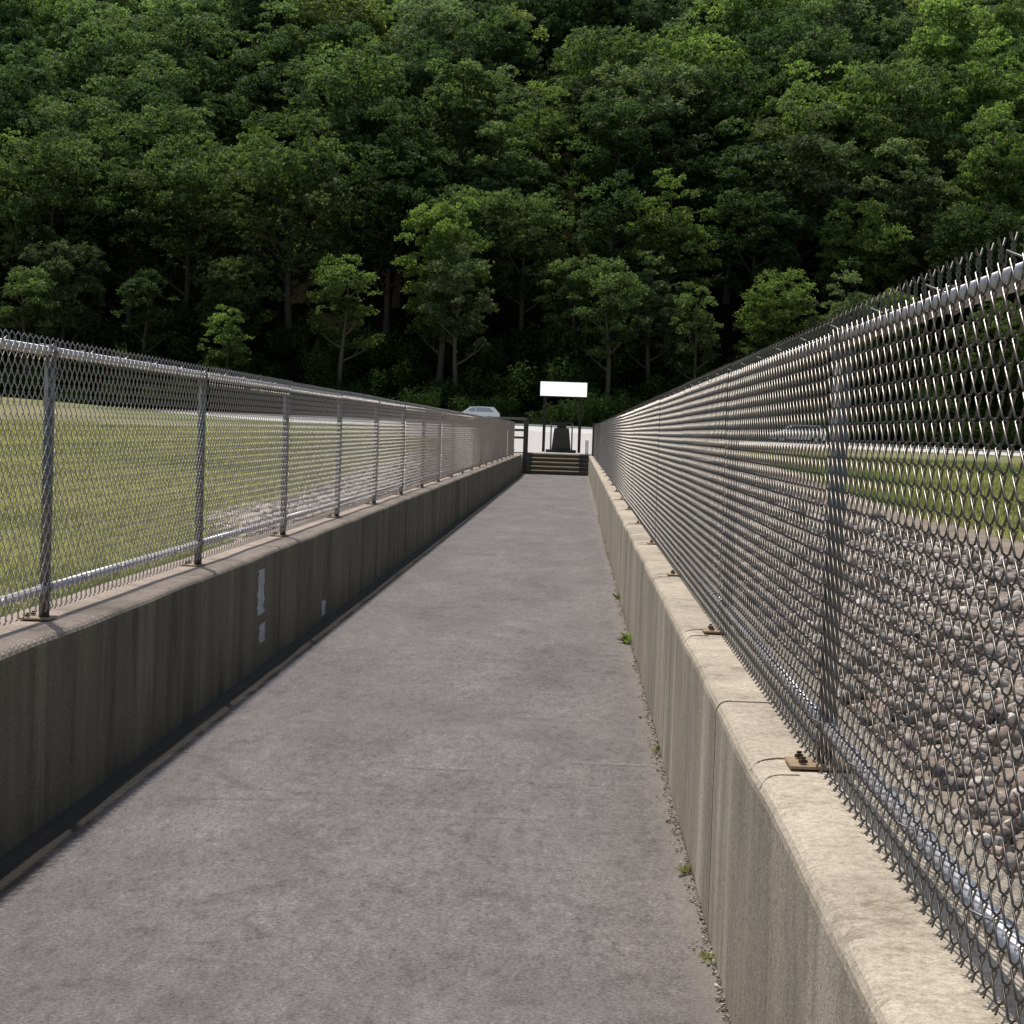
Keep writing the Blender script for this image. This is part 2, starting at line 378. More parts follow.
patch(bar(256.5, 262.5, 626, 645, 2), 'paint_mark', M['oldpaint'], 'short pale paint mark below the long one')
patch(bar(320, 323.5, 602, 617, 3), 'paint_mark', M['oldpaint'], 'small pale splash low on the shaded wall')

rm = random.Random(4)
for k in range(7):
    yb = 4.28 + 2.87 * k
    for dy, ln in ((.10, .17), (-.12, .05)):
        m = MB(); pts = []
        for q in range(9):
            t = q / 8; xx = .545 - (.545 - .409) * t if dy > 0 else .50 - .091 * t
            yy = yb + dy - .11 * max(0, t - .45) ** 1.5 * 2 + rm.uniform(-.004, .004); drop = max(0, (.405 + .032 - xx)); zz = WR - (.032 - math.sqrt(max(0, .032 ** 2 - drop ** 2)))
            pts.append((xx, yy, zz + .0005))
        m.tube(pts, .0022, 5); o = m.build('mortar_ridge', M['wall_right'], wr, smooth=True); o.location = (-XR, 0, 0)
# ------------------------------------------------------------------ chain link fences
P = 2.87 / 80; BAY = 2.87; ZT = 1.597; ZB = .722; ZF0 = .655
def wire_panel():
    """one bay of woven wire in the YZ plane, path side = +x side 0; returns arrays"""
    nh = 27; wofs = .0040; r = .00185; ns = 5
    V = []; Fc = []; base = 0
    for i in range(80):
        yc = (i + .5) * P; pts = []
        for k in range(nh + 1):
            z = ZF0 + k * P * .966; sd = 1 if (i + k) % 2 else -1
            sg = -sd                                             # each run of one slant lies on one face
            yk = yc + sd * (P * .5 + .0012)
            if k > 0: pts.append((-sg * wofs, yk - sd * .0035, z - .0035))
            pts.append((0, yk, z))
            if k < nh: pts.append((sg * wofs, yk - sd * .0035, z + .0035))
        # selvage: barb at the top
        sdt = 1 if (i + nh) % 2 else -1; zt = ZF0 + nh * P * .966
        pts += [(.003 * sdt, yc + sdt * (P * .5 - .002), zt + .008), (-.003 * sdt, yc + sdt * (P * .5 + .002), zt + .015), (.003 * sdt, yc + sdt * (P * .5 - .002), zt + .022),
                (.007 * sdt, yc + sdt * (P * .5 - .011), zt + .032)]
        sb = 1 if i % 2 else -1
        pts = [(.006, yc + sb * (P * .5 - .008), ZF0 - .010)] + pts
        P_ = np.array(pts); n = len(P_)
        d = np.empty_like(P_); d[1:-1] = P_[2:] - P_[:-2]; d[0] = P_[1] - P_[0]; d[-1] = P_[-1] - P_[-2]; d /= np.linalg.norm(d, axis=1)[:, None]
        u = np.cross(d, [1., .05, .02]); u /= np.linalg.norm(u, axis=1)[:, None]; v = np.cross(d, u)
        t = np.arange(ns) * 2 * math.pi / ns
        ring = P_[:, None, :] + r * (np.cos(t)[None, :, None] * u[:, None, :] + np.sin(t)[None, :, None] * v[:, None, :])
        V.append(ring.reshape(-1, 3)); A = np.arange(n - 1)[:, None] * ns; k = np.arange(ns)[None, :]; k2 = (k + 1) % ns
        Fc.append(np.stack([A + k, A + k2, A + k2 + ns, A + k + ns], -1).reshape(-1, 4) + base); base += n * ns
    return np.concatenate(V), np.concatenate(Fc)
PV, PF = wire_panel()
def fence(label, xf, xp, side, y0, nb, wall_h, ZT):
    """xf fabric plane, xp post axis, side = +1 when the path lies toward -x"""
    root = empty('chain_link_fence', (xp, y0, wall_h)); O = Vector((-xp, -y0, -wall_h))
    def place(o): o.location = O
    rr = random.Random(nb + side)
    # fabric
    V = PV.copy(); V[:, 0] = -V[:, 0] + xf; V[:, 1] += y0
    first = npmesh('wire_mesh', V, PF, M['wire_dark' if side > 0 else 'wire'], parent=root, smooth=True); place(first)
    for k in range(1, nb):
        o = first.copy(); C.objects.link(o); o.location = O + Vector((rr.uniform(-.004, .004), BAY * k, rr.uniform(-.003, .003)))
    yE = y0 + nb * BAY
    # post prototype
    pm = MB(); pm.tube([(xp, y0, wall_h + .008), (xp, y0, ZT - .03)], .0195, 14)
    post = pm.build('post', M['post'], root, smooth=True); place(post)
    m = MB(); m.tube([(xp, y0, ZT - .055), (xp, y0, ZT - .025)], [.022, .022], 14); m.tube([(xp, y0 - .045, ZT), (xp, y0 + .045, ZT)], .0205, 14)
    m.build('post_cap', M['post'], post, smooth=True)
    pa, pb = (xp - side * (.085 if side > 0 else .032), xp + side * .075); m = MB(); m.box(min(pa, pb), max(pa, pb), y0 - .065, y0 + .065, wall_h + .001, wall_h + .008)
    m.build('base_plate', M['rust'], post, bevel=.002)
    for dy in (-.038, .038):
        m = MB(); xx = xp - side * (.055 if side > 0 else -.05); m.tube([(xx, y0 + dy, wall_h + .011), (xx, y0 + dy, wall_h + .018)], .010, 6); m.tube([(xx, y0 + dy, wall_h + .020), (xx, y0 + dy, wall_h + .025)], .006, 8)
        m.build('bolt', M['bolt'], post)
    m = MB(); m.tube([(xp, y0, ZB - .025), (xp, y0, ZB + .025)], .0225, 14); m.build('clamp', M['post'], post, smooth=True)
    for k in range(1, nb + 1):
        p2 = copy_tree(post, root); p2.location = O + Vector((0, BAY * k, 0)); p2.rotation_euler = (rr.uniform(-.002, .002), 0, 0)
    # rails
    m = MB(); m.tube([(xp, y0 - .2, ZT), (xp, yE + .05, ZT)], .0172, 14)
    for k in range(0, nb, 2): m.tube([(xp, y0 + 1.1 + k * BAY, ZT), (xp, y0 + 1.3 + k * BAY, ZT)], .019, 14)
    place(m.build('top_rail', M['rail'], root, smooth=True))
    m = MB(); m.tube([(xp, y0 + .03, ZB), (xp, y0 + BAY - .03, ZB)], .0172, 14); br = m.build('bottom_rail', M['rail'], root, smooth=True); place(br)
    for k in range(1, nb):
        o = br.copy(); C.objects.link(o); o.location = O + Vector((0, BAY * k, 0))
    # tie wires round the rails, near bays
    def tie(z, rad):
        t = MB(); pts = []
        for j in range(11):
            an = 2 * math.pi * j / 10; pts.append((xp - side * .002 + (rad + .004) * math.cos(an), y0 + .012 * j / 10, z + (rad + .004) * math.sin(an)))
        pts.append((xf - side * .012, y0 + .03, z + .024)); pts.append((xf - side * .01, y0 + .04, z + .005)); t.tube(pts, .0018, 5); return t.build('tie_wire', M['wire'], root, smooth=True)
    t1 = tie(ZT, .0172); t2 = tie(ZB, .0172); t1.location = O + Vector((0, .5, 0)); t2.location = O + Vector((0, .55, 0))
    for k in range(1, 24):
        for t_, e in ((t1, .5), (t2, .55)):
            o = t_.copy(); C.objects.link(o); o.location = O + Vector((0, e + k * .57, 0))
    tag(root, label, 'fence')
fence('chain link fence on the left parapet, grassy field visible through it', -1.878, -1.905, -1, 6.98 - 3 * BAY, 21, WL, 1.580)
fence('chain link fence on the right parapet, coarse stones visible through its near mesh', .545, .572, 1, 4.28 - 2 * BAY, 22, WR, 1.574)

# ------------------------------------------------------------------ rocks (stuff)
def ico(sub):
    bm = bmesh.new(); bmesh.ops.create_icosphere(bm, subdivisions=sub, radius=1); V = np.array([v.co[:] for v in bm.verts]); Fc = np.array([[v.index for v in f.verts] for f in bm.faces]); bm.free(); return V, Fc
def rocks(name, xs, ys, size, cols, sub, sink=.3):
    V0, F0 = ico(sub); n = len(xs); nv = len(V0)
    V = np.repeat(V0[None], n, 0)
    # chop with random planes for angular stone
    for _ in range(7):
        d = rng.normal(size=(n, 3)); d /= np.linalg.norm(d, axis=1)[:, None]; k = rng.uniform(.45, .8, n)
        pr = np.einsum('nij,nj->ni', V, d); ex = np.maximum(pr - k[:, None], 0); V = V - ex[..., None] * d[:, None, :]
    sc = np.stack([rng.uniform(.8, 1.25, n), rng.uniform(.6, 1.1, n), rng.uniform(.45, .8, n)], 1) * size[:, None]
    V *= sc[:, None, :]; t = rng.uniform(0, 6.28, n); cs, sn = np.cos(t), np.sin(t); tl = rng.normal(0, .25, n)
    x = V[..., 0] * cs[:, None] - V[..., 1] * sn[:, None]; y = V[..., 0] * sn[:, None] + V[..., 1] * cs[:, None]; z = V[..., 2] + x * tl[:, None]
    z0 = zg(xs, ys) + sc[:, 2] * (1 - sink) - sc[:, 2] * .35
    V = np.stack([x + xs[:, None], y + ys[:, None], z + z0[:, None]], -1).reshape(-1, 3)
    Fc = (F0[None] + (np.arange(n) * nv)[:, None, None]).reshape(-1, 3)
    col = np.repeat(cols, nv, 0) * rng.uniform(.9, 1.1, (n * nv, 1))
    return npmesh(name, V, Fc, M['stone'], col)
def stonecols(n, pal):
    pal = np.array(pal); return pal[rng.integers(0, len(pal), n)] * rng.uniform(.65, 1.3, (n, 1))
palR = [(.40, .34, .29), (.33, .28, .245), (.48, .41, .35), (.22, .19, .165), (.38, .29, .24), (.12, .10, .09), (.58, .52, .46)]
palL = [(.60, .52, .46), (.50, .42, .37), (.68, .60, .54), (.36, .31, .27), (.58, .46, .39)]
n = 27000; x = .79 + 4.35 * rng.random(n) ** 1.15; y = 1.5 + 60 * rng.random(n) ** 1.9; s = rng.uniform(.022, .075, n) * np.where(rng.random(n) > .95, 1.7, 1) * (1 + .9 * ss(8, 35, y))
tag(rocks('riprap', x, y, s, stonecols(n, palR), 1), 'pinkish grey broken stones heaped beyond the right fence', 'riprap', kind='stuff')
n = 4500; y = 14 + 60 * rng.random(n) ** 1.1; x = -2.2 - (2.9 * ss(13, 28, y) + .2) * rng.random(n); s = rng.uniform(.025, .085, n)
tag(rocks('gravel_strip', x, y, s, stonecols(n, palL), 1), 'pale pinkish rubble along the outer foot of the left wall', 'rubble', kind='stuff')
# crumbs along the foot of the right wall
n = 4200; y = 2.2 + 30 * rng.random(n) ** 1.4; x = XR - .003 - np.abs(rng.normal(0, .016, n)) * (.35 + 1.1 * np.sin(y * 2.1 + np.sin(y * 5)) ** 2); s = rng.uniform(.0015, .0065, n) * (1 + (rng.random(n) > .97))
tag(rocks('grit', x, y, s, stonecols(n, [(.46, .42, .35), (.35, .31, .26), (.55, .50, .42), (.25, .18, .11)]), 1, 0), 'loose grit and crumbs along the foot of the sunlit wall', 'grit', kind='stuff')
g = bpy.data.objects['grit']; gv = np.empty(len(g.data.vertices) * 3, 'f'); g.data.vertices.foreach_get('co', gv); gv = gv.reshape(-1, 3); gv[:, 2] += .122; g.data.vertices.foreach_set('co', gv.ravel())

# ------------------------------------------------------------------ grass blades (stuff)
def blades(name, x, y, h, wd, cols, label):
    n = len(x); t = rng.uniform(0, 6.28, n); lean = rng.normal(0, .35, (n, 2)) * h[:, None]; z = zg(x, y) - .01
    dx, dy = np.cos(t) * wd, np.sin(t) * wd
    V = np.stack([np.stack([x - dx, y - dy, z], 1), np.stack([x + dx, y + dy, z], 1), np.stack([x + lean[:, 0], y + lean[:, 1], z + h], 1)], 1).reshape(-1, 3)
    o = npmesh(name, V, np.arange(n * 3).reshape(-1, 3), M['blade'], np.repeat(cols, 3, 0)); o.color = (1, 1, 1, 1)
    tag(o, label, 'grass', kind='stuff')
def gcols(x, y, dry):
    pch = .5 + .5 * np.sin(x * .45 + 2 * np.sin(y * .13)) * np.cos(y * .21 + x * .1); pch = pch * .6 + .4 * (.5 + .5 * np.sin(x * 1.3 + y * .37 + 2 * np.sin(x * .31)) * np.sin(y * .53 - x * .2)); q = np.clip(pch * 1.25 + rng.random(len(x)) * .4 - .65 + .4 * ss(16, 40, y) + dry, 0, 1)[:, None]
    return (np.array([.165, .195, .095]) * (1 - q) + np.array([.46, .40, .25]) * q) * rng.uniform(.7, 1.3, (len(x), 1))
n = 230000; y = 12 + 72 * rng.random(n) ** 1.5; x = -2.2 - 30 * rng.random(n) ** 1.3 * (y / 84 + .25)
k = x < -2.2 - (3.0 * ss(13, 30, y)) + rng.normal(0, .2, n); x, y = x[k], y[k]
blades('field_grass', x, y, rng.uniform(.03, .09, len(x)) * (1 + y / 70), .005 + y * .0004, gcols(x, y, .34), 'yellow green mown grass in the field beyond the left fence')
n = 120000; y = 14 + 70 * rng.random(n) ** 1.3; x = 6.3 + 22 * rng.random(n) ** 1.2; k = x > 6.3 + rng.normal(0, .25, n); x, y = x[k], y[k]
blades('verge_grass', x, y, rng.uniform(.05, .13, len(x)) * (1 + y / 90), .006 + y * .0004, gcols(x, y, -.05), 'green grass verge beyond the stones outside the right fence')

# ------------------------------------------------------------------ weeds by the right wall
def weed(px, y, sc, seed, col, label):
    rr = random.Random(seed); mb = MB()
    for i in range(int(9 * sc) + 5):
        an = rr.uniform(0, 6.28); L = rr.uniform(.02, .055) * sc; wv = Vector((-math.sin(an), math.cos(an), 0)) * L * rr.uniform(.12, .3)
        d = Vector((math.cos(an) * .8 - .25, math.sin(an), rr.uniform(.5, 1.6))).normalized(); p0 = Vector((rr.uniform(-.01, .01), rr.uniform(-.03, .03) * sc, 0)); p1 = p0 + d * L * .6; p2 = p0 + d * L + Vector((0, 0, -.2 * L))
        mb.add([p0, p1 + wv, p2, p1 - wv], [(0, 1, 2, 3)])
    o = mb.build('weed', M['blade']); o.location = (px, y, 0); ca = o.data.color_attributes.new('tint', 'FLOAT_COLOR', 'POINT')
    for q in ca.data: f = rr.uniform(.7, 1.3); q.color = (col[0] * f, col[1] * f, col[2] * f, 1)
    tag(o, label, 'weed', 'weeds at the foot of the right wall')
weed(XR - .02, 6.0, 1.0, 1, (.28, .27, .13), 'dry pale weed at the foot of the right wall joint, nearest the camera but one')
weed(XR - .02, 5.0, .7, 2, (.30, .30, .14), 'smallest pale weed at the foot of the right wall, nearest the camera')
weed(XR - .03, 12.6, 2.2, 3, (.13, .17, .06), 'largest bright green weed at the foot of the right wall')
weed(XR - .03, 16.0, 1.5, 4, (.15, .17, .08), 'farthest small green weed at the foot of the right wall')
weed(XR - .02, 8.3, .8, 5, (.26, .24, .13), 'thin straw coloured weed at the foot of the right wall before the green one')

# ------------------------------------------------------------------ steps, railings, sign, pedestal, marker
SY = YE; RI = .13; TD = .34; XC = -.66; ZP = .65
st = empty('steps', (XC, SY, 0)); tag(st, 'short flight of tan edged steps at the end of the walkway', 'steps')
for k in range(5):
    m = MB(); m.box(-.76, .76, k * TD, 5 * TD + .5, k * RI + .002, (k + 1) * RI - .035); m.build('riser', M['riser'], st)
    m = MB(); m.box(-.76, .76, k * TD - .02, (k + 1) * TD + (.55 if k == 4 else 0), (k + 1) * RI - .033, (k + 1) * RI); m.build('step', M['tread'], st, bevel=.006)
for sx in (-1, 1):
    m = MB(); xa, xb = (.765, 1.075); 
    for k in range(5): m.box(*(sorted((sx * xa, sx * xb))), k * TD + .04, 5 * TD + .3, k * RI + .001, (k + 1) * RI - .01)
    m.build('cheek_wall', M['timber'], st)
def railing(x0, x1, mat, label, zt):
    root = empty('railing', (x0, SY + .12, 0)); s = 1 if x1 > x0 else -1
    m = MB(); m.box(-.075, .075, -.075, .075, 0, zt); m.build('post', M['timber'], root, bevel=.01)
    for q in (1, 2, 3):
        m = MB(); xx = (x1 - x0) * q / 3; m.box(xx - .05, xx + .05, -.05, .05, 0, zt - .03); m.build('post', M['timber'], root)
    for z in (zt, zt - .36, zt - .6):
        m = MB(); m.box(min(0, x1 - x0), max(0, x1 - x0), -.16, -.105, z - .05, z + .02) ; m.build('rail', mat if z == zt else M['timber'], root, bevel=.006)
    tag(root, label, 'railing')
railing(XL + .12, XL - 1.6, M['raillt'], 'dark timber railing ending the left fence beside the steps', 1.76)
railing(XR + .16, XR + 1.9, M['brown'], 'dark timber railing with brown top rail ending the right fence beside the steps', 1.66)

sg = empty('sign', (-.515, 68, .64)); tag(sg, 'blank white rectangular sign on two dark posts above the steps', 'sign')
m = MB(); m.box(-.81, .81, -.045, -.0, 1.97, 2.46); m.build('board', M['sign'], sg, bevel=.008)
m = MB()
for q in ((-.84, .84, 1.935, 1.965), (-.84, .84, 2.465, 2.495)): m.box(q[0], q[1], -.05, .03, q[2], q[3])
for q in ((-.84, -.815), (.815, .84)): m.box(q[0], q[1], -.05, .03, 1.968, 2.462)
m.build('frame', M['signpost'], sg)
for px in (-.64, .6):
    m = MB(); m.box(px - .05, px + .05, .035, .13, -.02, 2.44); m.build('post', M['signpost'], sg, bevel=.008)

pd = empty('pedestal', (-.53, 67, .64)); tag(pd, 'dark tapered stone pedestal with flat top plate standing below the white sign', 'pedestal')
m = MB(); m.box(-.52, .52, -.35, .35, -.02, .12); m.build('base_slab', M['pedestal'], pd, bevel=.02)
m = MB(); V = []
for z, hx, hy in ((.121, .33, .26), (.5, .29, .23), (.86, .25, .2)): V += [(-hx, -hy, z), (hx, -hy, z), (hx, hy, z), (-hx, hy, z)]
Fq = [(0, 1, 5, 4), (1, 2, 6, 5), (2, 3, 7, 6), (3, 0, 4, 7), (4, 5, 9, 8), (5, 6, 10, 9), (6, 7, 11, 10), (7, 4, 8, 11), (0, 3, 2, 1), (8, 9, 10, 11)]
m.add(V, Fq).build('body', M['pedestal'], pd, bevel=.02)
m = MB(); m.box(-.40, .40, -.22, .22, 1.02, 1.06); m.build('top_plate', M['signpost'], pd, bevel=.006)
for sx in (-1, 1):
    m = MB(); m.box(sx * .36 - .025, sx * .36 + .025, -.03, .03, .121, 1.02); m.build('leg', M['raillt'], pd)
m = MB(); m.box(-.16, .16, -.1, .1, .861, 1.019); m.build('neck', M['pedestal'], pd)
mk = MB(); mk.box(-.055, .055, -.055, .055, 0, .47); mk.add([(-.055, -.055, .471), (.055, -.055, .471), (.055, .055, .471), (-.055, .055, .471), (0, 0, .51)], [(0, 1, 4), (1, 2, 4), (2, 3, 4), (3, 0, 4)])
mk = mk.build('marker_post', M['whitep']); mk.location = (.34, 64.6, .65); tag(mk, 'short white marker post at the right top corner of the steps', 'post')

# ------------------------------------------------------------------ cars
def car(x, y, z, paint, glass, label, L=4.1, hh=1.48):
    """hatchback facing -x, side view toward the camera"""
    root = empty('parked_car', (x, y, z)); W = .84
    low = [(-L / 2, .32), (-L / 2 - .02, .55), (-L / 2 + .12, .74), (-L / 2 + .95, .93), (L / 2 - .35, .98), (L / 2 - .03, .93), (L / 2, .55), (L / 2 - .05, .30)]
    m = MB()
    def arch(cx): return [(cx + .36 * math.cos(t), .30 + .36 * math.sin(t)) for t in [R(a_) for a_ in (0, 30, 60, 90, 120, 150, 180)]]
    prof = low + [(L / 2 - .42, .24)] + [p for p in arch(L / 2 - .78)] + [p for p in arch(-L / 2 + .78)] + [(-L / 2 + .40, .24)]
    V = [(px, -W, pz) for px, pz in prof] + [(px, W, pz) for px, pz in prof]; k = len(prof)
    m.add(V, [tuple(range(k)), tuple(range(k, 2 * k))[::-1]] + [(i, (i + 1) % k, (i + 1) % k + k, i + k) for i in range(k)]); m.build('body', paint, root)
    # cabin, narrower at the roof
    cab = [(-L / 2 + .95, .925, W - .04), (-L / 2 + 1.5, hh - .04, W - .2), (-L / 2 + 2.2, hh, W - .22), (L / 2 - .5, hh - .03, W - .22), (L / 2 - .12, .97, W - .06)]
    m = MB(); k = len(cab); V = [(a_, -c_, b_) for a_, b_, c_ in cab] + [(a_, c_, b_) for a_, b_, c_ in cab]
    m.add(V, [tuple(range(k)), tuple(range(k, 2 * k))[::-1]] + [(i, (i + 1) % k, (i + 1) % k + k, i + k) for i in range(k)]); m.build('cabin', paint, root, bevel=.02)
    def slab(pts, name, mt, off=.012):
        A = [Vector(p) for p in pts]; nn = (A[1] - A[0]).cross(A[2] - A[0]).normalized()
        cen = sum(A, Vector()) / len(A); nn = nn if nn.dot(cen - Vector((0, 0, 1.0))) > 0 else -nn
        q = [p + nn * off for p in A]; q2 = [p - nn * .01 for p in A]; k = len(A)
        MB().add(q + q2, [tuple(range(k)), tuple(range(k, 2 * k))[::-1]] + [(i, (i + 1) % k, (i + 1) % k + k, i + k) for i in range(k)]).build(name, mt, root)
    def sidept(px, t, s):                                        # t 0 beltline 1 roof
        return (px, s * ((W - .05) * (1 - t) + (W - .21) * t), .96 + (hh - .96) * t)
    for s in (-1, 1):
        slab([sidept(-L / 2 + 1.18, .06, s), sidept(-L / 2 + 1.68, .8, s), sidept(-.0, .84, s), sidept(-.0, .06, s)], 'side_window', glass)
        slab([sidept(.08, .06, s), sidept(.08, .84, s), sidept(L / 2 - .82, .8, s), sidept(L / 2 - .45, .06, s)], 'side_window', glass)
        slab([(-L / 2 - .0 + .03, s * .62 - .16, .56), (-L / 2 + .03, s * .62 + .16, .56), (-L / 2 + .06, s * .62 + .16, .68), (-L / 2 + .06, s * .62 - .16, .68)], 'headlight', M['lampw'], .03)
        slab([(L / 2 - .01, s * .68 - .1, .6), (L / 2 - .01, s * .68 + .1, .6), (L / 2 - .03, s * .68 + .1, .86), (L / 2 - .03, s * .68 - .1, .86)], 'tail_light', M['lamp'], .03)
        m = MB(); m.box(-L / 2 + 1.3, -L / 2 + 1.42, s * .86 - .06 * (s < 0) , s * .86 + .1 * (s > 0) + .0, .98, 1.1); m.build('wing_mirror', paint, root)
    slab([(-L / 2 + 1.06, -.7, .99), (-L / 2 + 1.06, .7, .99), (-L / 2 + 1.62, .56, hh - .08), (-L / 2 + 1.62, -.56, hh - .08)], 'windscreen', glass)
    slab([(L / 2 - .20, -.68, 1.03), (L / 2 - .20, .68, 1.03), (L / 2 - .50, .54, hh - .09), (L / 2 - .50, -.54, hh - .09)], 'rear_window', M['glass'], .02)
    for cx in (-L / 2 + .78, L / 2 - .78):
        for s in (-1, 1):
            m = MB(); m.tube([(cx, s * .66, .30), (cx, s * .83, .30)], .30, 20); wv_ = m.build('wheel', M['tyre'], root)
            m = MB(); m.tube([(cx, s * .80, .30), (cx, s * .838, .30)], .18, 12); m.build('rim', M['rail'], wv_)
    tag(root, label, 'car'); return root
car(-7.95, 152, float(zroad(-7.7)) + .012, M['carwhite'], M['paleglass'], 'white hatchback parked on the road, its roof showing over the left fence', 3.8, 1.38)
car(17.0, 151, float(zroad(17)) + .012, M['carsilver'], M['glass'], 'silver hatchback on the road seen through the right fence mesh', 4.2, 1.42)

# ------------------------------------------------------------------ trees
def make_tree(h, cw, ch, kind, seed, nleaf, leaf=.31, bark=(.10, .085, .065)):
    """returns (trunk mesh object, crown mesh object) under an empty at the origin"""
    rr = random.Random(seed); rg = np.random.default_rng(seed)
    root = empty('broadleaf_tree'); mb = MB()
    lean = Vector((rr.uniform(-.03, .03), rr.uniform(-.03, .03), 0)); zc = h - ch / 2
    tp = [Vector((lean.x * z + .15 * math.sin(z * .5 + seed), lean.y * z + .12 * math.cos(z * .6), z)) for z in np.linspace(0, h * .86, 9)]
    r0 = .018 * h; mb.tube(tp, [r0 * (1.25 if i == 0 else 1 - i * .105) for i in range(9)], 8)
    tips = []
    nl = 9 if kind != 'slim' else 6
    for i in range(nl):
        z0 = (h - ch) + ch * (.02 + .62 * i / nl); p0 = Vector((lean.x * z0, lean.y * z0, z0)); an = i * 2.4 + rr.uniform(-.4, .4)
        L = cw * .5 * (1.0 - .45 * i / nl) * rr.uniform(.75, 1.0); up = rr.uniform(.5, 1.0)
        pts = [p0 + Vector((math.cos(an) * L * t, math.sin(an) * L * t, L * up * t ** 1.2)) for t in (0, .3, .6, .9)]
        mb.tube(pts, [r0 * .42, r0 * .3, r0 * .2, r0 * .08], 6); tips.append(pts[-1])
        for q in (1, 2):
            a2 = an + rr.choice((-.8, .8)); e = pts[q] + Vector((math.cos(a2), math.sin(a2), .7)) * L * .4
            mb.tube([pts[q], (pts[q] + e) / 2 + Vector((0, 0, .05 * L)), e], [r0 * .2, r0 * .13, r0 * .05], 5); tips.append(e)
    tr = mb.build('trunk', M['bark'], root); ca = tr.data.color_attributes.new('tint', 'FLOAT_COLOR', 'POINT')
    ca.data.foreach_set('color', np.tile([*bark, 1], len(tr.data.vertices)).astype('f'))
    # clumps: lobes set on the crown envelope, each lobe holds smaller leaf sprays
    nlobe = {'broad': 34, 'tall': 34, 'slim': 20, 'sparse': 22}[kind]
    lobes = []
    for i in range(nlobe):
        t = (i + .5) / nlobe; el = math.asin(1 - 2 * t * .95); an = i * 2.39996 + rr.uniform(-.35, .35)
        k = rr.uniform(.62, 1.0)
        shape = 1.0 if kind in ('broad', 'sparse') else (.80 if el > .5 else 1.05)
        lobes.append((Vector((math.cos(el) * math.cos(an) * cw / 2 * k * shape, math.cos(el) * math.sin(an) * cw / 2 * k * shape, zc + math.sin(el) * ch / 2 * k)), cw * rr.uniform(.08, .17)))
    for t in tips: lobes.append((t, cw * rr.uniform(.09, .14)))
    if kind != 'sparse':
        for i in range(6): lobes.append((Vector((rr.uniform(-.2, .2) * cw, rr.uniform(-.2, .2) * cw, zc + rr.uniform(-.3, .3) * ch)), cw * .2))
    L = np.array([[*p, r] for p, r in lobes]); wts = L[:, 3] ** 2; wts /= wts.sum()
    # sprays
    nspray = nleaf // 11; li = rg.choice(len(L), nspray, p=wts); d = rg.normal(size=(nspray, 3)); d /= np.linalg.norm(d, axis=1)[:, None]
    d[:, 2] = np.where(d[:, 2] < -.1, -d[:, 2], d[:, 2])
    rad = L[li, 3] * rg.uniform(.55, 1.12, nspray) ** .6
    sc_ = L[li, :3] + d * rad[:, None] * np.array([1, 1, .8])
    lt = rg.uniform(.6, 1.5, len(L))[li]
    S = np.repeat(np.arange(nspray), 11); n = len(S)
    cen = sc_[S] + rg.normal(0, .15, (n, 3)) * np.array([1, 1, .6])
    nrm = d[S] * .55 + rg.normal(0, .55, (n, 3)) + np.array([0, 0, .45]); nrm /= np.linalg.norm(nrm, axis=1)[:, None]
    u = np.cross(nrm, rg.normal(size=(n, 3))); u /= np.linalg.norm(u, axis=1)[:, None]; v = np.cross(nrm, u)
    s = leaf * rg.uniform(.55, 1.15, n)[:, None]
    Q = np.stack([cen - u * s * .5, cen + v * s * .33 + u * s * .05, cen + u * s * .5, cen - v * s * .33 + u * s * .05], 1).reshape(-1, 3)
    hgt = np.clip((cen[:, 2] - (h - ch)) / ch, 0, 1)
    base = np.array([.125, .162, .070]) * (.55 + .7 * hgt)[:, None] * (lt[S] * rg.uniform(.75, 1.3, n))[:, None]  # shade put into leaf colour: darker toward the crown's underside
    base[:, 0] *= rg.uniform(.85, 1.2, n)
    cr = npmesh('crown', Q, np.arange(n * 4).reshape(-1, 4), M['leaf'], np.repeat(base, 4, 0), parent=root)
    return root
protos = {
    'broad': [make_tree(15, 10.0, 12.0, 'broad', s_, 20000) for s_ in (1, 2, 3)],
    'tall': [make_tree(17, 8.2, 14.2, 'tall', s_, 19000) for s_ in (11, 12, 13)],
    'slim': [make_tree(13.5, 6.0, 9.6, 'slim', s_, 7500, .28) for s_ in (21, 22)],
    'sparse': [make_tree(15, 12.0, 10, 'sparse', s_, 11000, .26, (.22, .20, .16)) for s_ in (31,)],
}
used = set(); count = {}
desc = {'broad': 'round crowned', 'tall': 'tall oval', 'slim': 'slender', 'sparse': 'pale limbed'}
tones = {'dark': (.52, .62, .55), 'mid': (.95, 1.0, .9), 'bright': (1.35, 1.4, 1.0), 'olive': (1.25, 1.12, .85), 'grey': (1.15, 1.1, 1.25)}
tname = {'dark': 'dark green', 'mid': 'mid green', 'bright': 'bright green', 'olive': 'olive green', 'grey': 'greyish green'}
